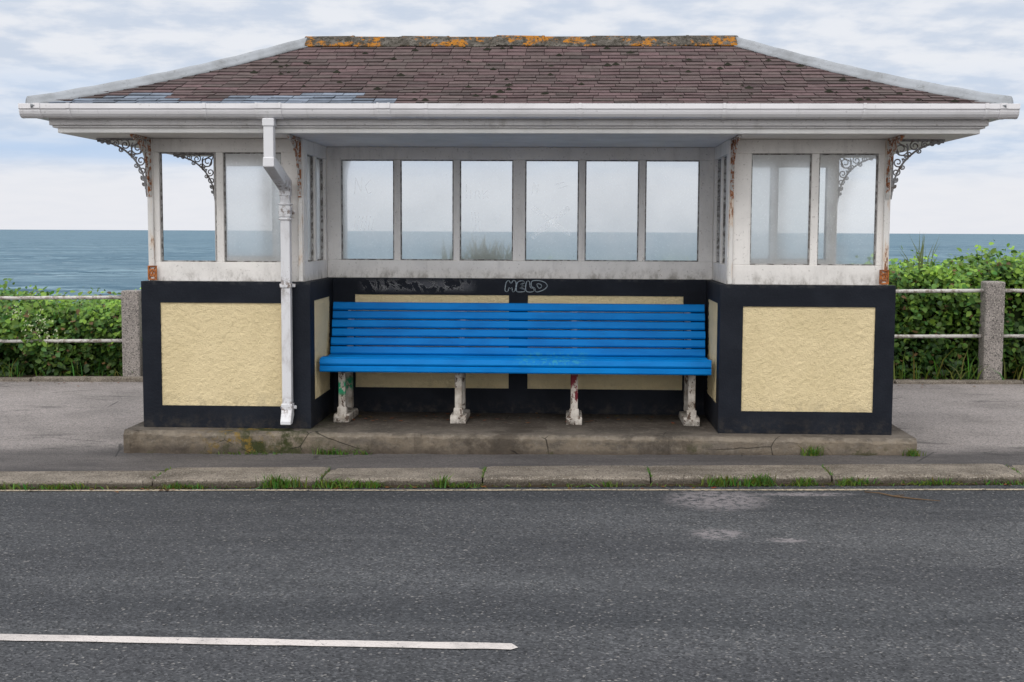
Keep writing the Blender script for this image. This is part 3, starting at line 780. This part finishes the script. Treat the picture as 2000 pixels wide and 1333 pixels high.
# ---------------------------------------------------------------- hedge
def hh(x):
    base=np.interp(x,[-12,-5.4,-4.8,-4,-2.6,-1.5,0,1.5,2.8,3.3,3.75,4.3,4.8,12],[.76,.80,.74,.68,.74,.95,1.06,1.10,1.06,1.04,1.22,1.19,1.25,1.27])
    return base+.028*np.sin(x*4.1+1)+.032*np.sin(x*9.7)+.028*np.sin(x*23)
def bulge(x,z): return .13*np.sin(3.1*x+1+2*z)*np.sin(5*z+2*x)+.07*np.sin(9*x+7*z)+.03*np.sin(21*x-11*z)
def leaves(n,xr,front_frac=.62,size=(.030,.078)):
    x=rng.uniform(xr[0],xr[1],n); H=hh(x); fr=rng.random(n)<front_frac
    g0=zp(x)
    u=rng.random(n)
    z=np.where(fr,g0+.02+u*(H-g0),H+rng.normal(0,.045,n)-.02+np.clip(rng.normal(-.05,.07,n),0,.14))
    y=np.where(fr,4.27-bulge(x,z)+rng.normal(0,.06,n)+.22*np.clip((u-.75)/.25,0,1)**2-.06*(1-u),rng.uniform(4.25,5.9,n))
    z=np.where(fr,z,z-.05*np.abs(y-4.9)+.05*np.sin(y*5+x*3))
    P=np.stack([x,y-.0235*x,z],1)
    nrm=np.stack([rng.normal(0,.55,n),np.where(fr,-.7,-.35)+rng.normal(0,.45,n),np.where(fr,.75,.9)+rng.normal(0,.4,n)],1)
    nrm/=np.linalg.norm(nrm,axis=1)[:,None]
    a=rng.normal(0,1,(n,3)); a[:,2]-=.4; a-=(a*nrm).sum(1)[:,None]*nrm; a/=np.linalg.norm(a,axis=1)[:,None]
    bb=np.cross(nrm,a); L=rng.uniform(size[0],size[1],n)[:,None]
    V=np.empty((n,6,3)); wd=rng.uniform(.6,1.0,n)[:,None]
    V[:,0]=P; V[:,1]=P+a*L*.25+bb*L*wd*.42+nrm*L*.06; V[:,2]=P+a*L*.62+bb*L*wd*.36+nrm*L*.05
    V[:,3]=P+a*L; V[:,4]=P+a*L*.62-bb*L*wd*.36+nrm*L*.05; V[:,5]=P+a*L*.25-bb*L*wd*.42+nrm*L*.06
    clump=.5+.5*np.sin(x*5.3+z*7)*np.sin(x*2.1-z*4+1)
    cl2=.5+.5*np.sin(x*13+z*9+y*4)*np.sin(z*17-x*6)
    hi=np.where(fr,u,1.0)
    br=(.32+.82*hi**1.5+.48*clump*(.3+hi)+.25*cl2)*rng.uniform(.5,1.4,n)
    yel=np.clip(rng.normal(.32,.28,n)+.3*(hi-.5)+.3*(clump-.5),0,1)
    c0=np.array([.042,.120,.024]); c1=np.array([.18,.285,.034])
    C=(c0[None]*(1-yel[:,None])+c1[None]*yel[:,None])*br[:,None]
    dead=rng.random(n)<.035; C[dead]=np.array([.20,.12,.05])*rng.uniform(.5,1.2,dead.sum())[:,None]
    return V,C
def mk(name,parts,mat):
    V=np.concatenate([p[0] for p in parts]); C=np.concatenate([p[1] for p in parts]); n=len(V)
    me=bpy.data.meshes.new(name); me.vertices.add(n*6); me.vertices.foreach_set('co',V.astype(np.float32).ravel())
    idx=np.arange(n*6).reshape(n,6)
    q=np.concatenate([idx[:,[0,1,2,3]],idx[:,[0,3,4,5]]],0)
    me.loops.add(q.size); me.loops.foreach_set('vertex_index',q.ravel().astype(np.int32))
    me.polygons.add(len(q)); me.polygons.foreach_set('loop_start',np.arange(0,q.size,4,dtype=np.int32))
    me.update(calc_edges=True)
    at=me.color_attributes.new('col','FLOAT_COLOR','POINT')
    cc=np.ones((n,6,4),dtype=np.float32); cc[:,:,:3]=C[:,None,:]; at.data.foreach_set('color',cc.ravel())
    me.materials.append(mat); return me
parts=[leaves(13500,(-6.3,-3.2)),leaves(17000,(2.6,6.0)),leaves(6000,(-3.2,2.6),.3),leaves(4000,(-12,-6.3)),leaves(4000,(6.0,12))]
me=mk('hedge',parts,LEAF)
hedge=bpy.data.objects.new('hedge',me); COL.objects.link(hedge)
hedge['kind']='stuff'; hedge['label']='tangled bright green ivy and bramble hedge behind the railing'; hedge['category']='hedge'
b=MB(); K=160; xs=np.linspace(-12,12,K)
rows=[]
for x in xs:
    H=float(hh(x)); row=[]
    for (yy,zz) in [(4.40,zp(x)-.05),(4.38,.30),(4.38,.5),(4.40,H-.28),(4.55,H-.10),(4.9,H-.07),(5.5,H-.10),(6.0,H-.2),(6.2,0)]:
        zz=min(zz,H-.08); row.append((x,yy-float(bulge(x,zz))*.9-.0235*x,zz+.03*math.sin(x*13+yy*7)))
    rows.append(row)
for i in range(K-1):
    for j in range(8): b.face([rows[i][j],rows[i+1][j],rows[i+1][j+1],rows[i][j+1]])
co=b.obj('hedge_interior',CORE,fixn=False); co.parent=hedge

def blades(lst,name,label,cat,mat=LEAF):
    b=MB()
    for (x,y,z,h,w,lx,ly,c) in lst:
        t=random.uniform(0,math.pi); dx,dy=math.cos(t)*w/2,math.sin(t)*w/2
        p0=(x-dx,y-dy,z);p1=(x+dx,y+dy,z)
        q0=(x-dx*.8+lx*.35,y-dy*.8+ly*.35,z+h*.6);q1=(x+dx*.8+lx*.35,y+dy*.8+ly*.35,z+h*.6)
        tip=(x+lx,y+ly,z+h)
        b.face([p0,p1,q1,q0],0,c); b.face([q0,q1,tip],0,c)
    o=b.obj(name,mat,fixn=False); o['kind']='stuff'; o['label']=label; o['category']=cat; return o
L=[]
G=lambda:(random.uniform(.05,.16),random.uniform(.12,.24),random.uniform(.015,.04))
for i in range(130):
    x=random.uniform(3.0,5.2); L.append((x,fy_(x)-random.uniform(-.12,.10),zp(x),random.uniform(.10,.38),.014,random.uniform(-.18,.18),random.uniform(-.15,.05),G()))
for i in range(160):
    x=random.uniform(-6.3,-3.2); L.append((x,fy_(x)-random.uniform(-.12,.08),zp(x),random.uniform(.06,.24),.012,random.uniform(-.12,.12),random.uniform(-.12,.05),G()))
for i in range(26):
    x=3.98+random.gauss(0,.07); L.append((x,4.6+random.gauss(0,.1),1.12,random.uniform(.15,.50),.012,random.uniform(-.16,.12),0,(.14,.17,.06)))
for i in range(170):
    x=-.45+random.gauss(0,.16); L.append((x,4.7+random.gauss(0,.1),.98,random.uniform(.2,.58),.040,random.uniform(-.20,.20),0,(.04,.075,.02)))
for i in range(50):
    x=random.uniform(-5.8,-3.6); L.append((x,4.4,.65,random.uniform(.08,.24),.010,random.uniform(-.08,.08),0,(.18,.22,.10)))
blades(L,'verge_grass','strappy green blades growing through the railing','grass')
b=MB()
for i in range(120):
    cx,cz=random.choice([(-4.95,.66),(-5.05,.55),(-5.2,.72),(-4.85,.50)]); x=cx+random.gauss(0,.05); z=cz+random.gauss(0,.045); y=4.02+random.gauss(0,.04)+.11; s_=random.uniform(.004,.009)
    b.face([(x-s_,y,z),(x,y-s_,z-s_),(x+s_,y,z),(x,y+s_,z+s_)],0,(.45,.48,.30))
o=b.obj('flower_heads',LEAF,fixn=False); o['kind']='stuff'; o['label']='small pale flower heads among the hedge leaves'; o['category']='flowers'
L=[]
def tuft(x,spread,n,h,yo=0):
    for i in range(n):
        xx=x+random.gauss(0,spread); y=-1.012+kr(xx)-abs(random.gauss(0,.018))+yo
        L.append((xx,y,zr(xx)+.001,h*random.uniform(.35,1.2),random.uniform(.004,.011),random.gauss(0,.03),random.gauss(-.01,.018),G()))
for x,s,n,h in [(-3.15,.16,280,.045),(-2.65,.08,120,.040),(-1.98,.04,70,.04),(-1.85,.03,40,.035),(-1.35,.06,170,.085),(-1.02,.07,150,.06),(-.90,.06,60,.05),(-.80,.03,70,.045),(-.40,.02,50,.08),(-.28,.06,110,.035),
                (.62,.02,40,.035),(1.30,.05,150,.07),(1.52,.05,180,.075),(1.78,.04,90,.055),(2.08,.06,90,.055),(2.5,.08,60,.03),(2.62,.05,40,.05),(3.1,.2,90,.035)]: tuft(x,s,n,h)
for i in range(600): tuft(random.uniform(-4,4),.03,1,.024)
for x in js:
    if -4<x<4:
        for i in range(34):
            yy=random.uniform(-.99,-.66); L.append((x+random.gauss(0,.008),yy+kr(x),zp(x)-.004,random.uniform(.008,.024),.005,random.gauss(0,.01),random.gauss(0,.01),G()))
for x,s,n,h in [(-1.2,.06,80,.05),(-1.0,.03,30,.04),(1.98,.03,80,.07),(2.63,.03,70,.05),(-1.75,.1,60,.025)]:
    for i in range(n):
        xx=x+random.gauss(0,s); L.append((xx,-.195-abs(random.gauss(0,.012)),zp(xx)-.004,h*random.uniform(.4,1.2),.007,random.gauss(0,.025),random.gauss(-.01,.015),G()))
blades(L,'kerb_weeds','small green weeds and grass along the kerb','weeds')
b=MB(); xs=np.linspace(-12,12,420)
def gf(x): return .018+.018*abs(math.sin(x*3.7)+.5*math.sin(x*9)+.3*math.sin(x*31))
for a,c in zip(xs[:-1],xs[1:]):
    b.face([(a,-1.005+kr(a)-gf(a),zr(a)+.0025),(c,-1.005+kr(c)-gf(c),zr(c)+.0025),(c,-.98+kr(c),zr(c)+.014),(a,-.98+kr(a),zr(a)+.014)])
g=b.obj('gutter_dirt',EARTH,fixn=False); structure(g,'dark dirt gathered along the kerb foot','dirt')
b=MB()
for i in range(300):
    r_=random.random()
    if r_<.35: x=random.uniform(-6,6); y=fy_(x)-.25-abs(random.gauss(0,.15)); z=zp(x)+.001
    elif r_<.7: x=random.uniform(-1.3,1.3); y=random.uniform(.35,.83); z=.2235
    else: x=random.uniform(-4,4); y=-1.03+kr(x)-abs(random.gauss(0,.05)); z=zr(x)+.006
    s_=random.uniform(.008,.022); t=random.uniform(0,6.28); c=(random.uniform(.08,.22),random.uniform(.04,.09),.02)
    b.face([(x+s_*math.cos(t+q),y+s_*math.sin(t+q)*.7,z+random.uniform(0,.008)) for q in (0,1.4,3.1,4.7)],0,c)
o=b.obj('fallen_leaves',LEAF,fixn=False); o['kind']='stuff'; o['label']='small brown fallen leaves and litter'; o['category']='leaves'
mb=MB(); pts=[(2.10,-1.16),(2.17,-1.20),(2.24,-1.27),(2.33,-1.34),(2.46,-1.42)]
mb.tube([(x,y,zr(x)+.007+.003*math.sin(i*2)) for i,(x,y) in enumerate(pts)],[.003,.004,.005,.004,.002],6)
mb.tube([(2.24,-1.27,zr(2.2)+.008),(2.30,-1.26,zr(2.3)+.010)],[.003,.002],5)
o=mb.obj('twig',BARK,smooth=True); o['label']='thin brown twig lying on the asphalt'; o['category']='twig'

# ---------------------------------------------------------------- world
w=bpy.data.worlds.new('World'); S.world=w; w.use_nodes=True
nt=w.node_tree; N=nt.nodes; Lk=nt.links
for n_ in list(N): N.remove(n_)
def wn(t): return N.new(t)
def put(sock,v):
    if hasattr(v,'is_output'): Lk.new(v,sock)
    else: sock.default_value=(*v,1) if isinstance(v,tuple) and len(v)==3 and sock.type=='RGBA' else v
def wm(op,a,b_=0.0):
    t=wn('ShaderNodeMath'); t.operation=op; put(t.inputs[0],a); put(t.inputs[1],b_); return t.outputs[0]
def wstep(f,a,b_,lo=0.0,hi=1.0):
    t=wn('ShaderNodeMapRange'); t.interpolation_type='SMOOTHSTEP'; put(t.inputs[0],f)
    for i,v in enumerate((a,b_,lo,hi)): t.inputs[i+1].default_value=v
    return t.outputs[0]
def wmix(f,a,b_):
    t=wn('ShaderNodeMix'); t.data_type='RGBA'; put(t.inputs[0],f); put(t.inputs[6],a); put(t.inputs[7],b_); return t.outputs[2]
tc=wn('ShaderNodeTexCoord'); sp=wn('ShaderNodeSeparateXYZ'); Lk.new(tc.outputs['Generated'],sp.inputs[0])
X,Yv,Z=sp.outputs
zc=wm('MAXIMUM',Z,0.0); den=wm('ADD',zc,.16)
cb=wn('ShaderNodeCombineXYZ'); Lk.new(wm('DIVIDE',X,den),cb.inputs[0]); Lk.new(wm('DIVIDE',Yv,den),cb.inputs[1])
def wnoise(scale,detail,rough,st=(1,1,1),off=(0,0,0),vec=None):
    mp=wn('ShaderNodeMapping'); Lk.new(vec or cb.outputs[0],mp.inputs[0]); mp.inputs['Scale'].default_value=st; mp.inputs['Location'].default_value=off
    t=wn('ShaderNodeTexNoise'); Lk.new(mp.outputs[0],t.inputs[0]); t.inputs['Scale'].default_value=scale; t.inputs['Detail'].default_value=detail; t.inputs['Roughness'].default_value=rough
    return t.outputs['Fac']
n1=wnoise(5.5,7,.55)
white=(.84,.86,.91); grey=(.62,.69,.81); blue=(.50,.65,.88); pale=(.84,.85,.90)
c=wmix(wstep(n1,.34,.62),grey,white)
n3=wnoise(3.0,5,.5,(1,1,14),(0,0,2),tc.outputs['Generated'])
band=wm('MULTIPLY',wstep(Z,.030,.050),wstep(Z,.085,.13,1,0))
band=wm('MULTIPLY',band,wstep(n3,.36,.60,.3,1))
band=wm('MULTIPLY',band,wstep(X,.10,-.30,.45,1))
c=wmix(wm('MULTIPLY',band,.9),c,blue)
c=wmix(wstep(Z,.060,.030,0,.92),c,pale)
# overcast light is neutral: the cloud cover overhead and behind is greyer than the seaward sky
warm=wm('MAXIMUM',wstep(Z,.25,.7,0,.6),wstep(Yv,.2,-.5,0,.8))
c=wmix(warm,c,(.80,.79,.78))
gain=wm('ADD',wstep(Z,.2,.95,1,1.75),wm('MULTIPLY',wstep(Yv,.1,-.8),.92))
sc=wn('ShaderNodeVectorMath'); sc.operation='SCALE'; Lk.new(c,sc.inputs[0]); Lk.new(gain,sc.inputs[3])
bg=wn('ShaderNodeBackground'); Lk.new(sc.outputs[0],bg.inputs[0]); bg.inputs[1].default_value=1.0
sky=wn('ShaderNodeTexSky'); sky.sky_type='NISHITA'; sky.sun_disc=False
sky.sun_elevation=math.radians(48); sky.sun_rotation=math.radians(200)
bg2=wn('ShaderNodeBackground'); Lk.new(sky.outputs[0],bg2.inputs[0]); bg2.inputs[1].default_value=.10
ms=wn('ShaderNodeMixShader'); ms.inputs[0].default_value=.95
Lk.new(bg2.outputs[0],ms.inputs[1]); Lk.new(bg.outputs[0],ms.inputs[2])
wo=wn('ShaderNodeOutputWorld'); Lk.new(ms.outputs[0],wo.inputs[0])
sl=bpy.data.lights.new('sun','SUN'); sl.energy=.72; sl.angle=math.radians(24); sl.color=(1,.96,.91)
so_=bpy.data.objects.new('sun',sl); COL.objects.link(so_)
az=math.radians(200); el=math.radians(48)
d=Vector((math.sin(az)*math.cos(el),math.cos(az)*math.cos(el),math.sin(el)))
so_.rotation_euler=d.to_track_quat('Z','Y').to_euler()

# ---------------------------------------------------------------- camera
cam=bpy.data.cameras.new('camera'); cam.lens=45; cam.sensor_width=36; cam.clip_start=.1; cam.clip_end=200000
co=bpy.data.objects.new('camera',cam); COL.objects.link(co); S.camera=co
th=math.radians(2.4); p=math.radians(4.89); ro=.0045
f=Vector((-math.sin(th)*math.cos(p),math.cos(th)*math.cos(p),-math.sin(p)))
r=Vector((math.cos(th),math.sin(th),0)); u=r.cross(f)
r2=r*math.cos(ro)+u*math.sin(ro); u2=r2.cross(f)
M=Matrix((( r2.x,u2.x,-f.x,.35),(r2.y,u2.y,-f.y,-8.6),(r2.z,u2.z,-f.z,1.57),(0,0,0,1)))
co.matrix_world=M
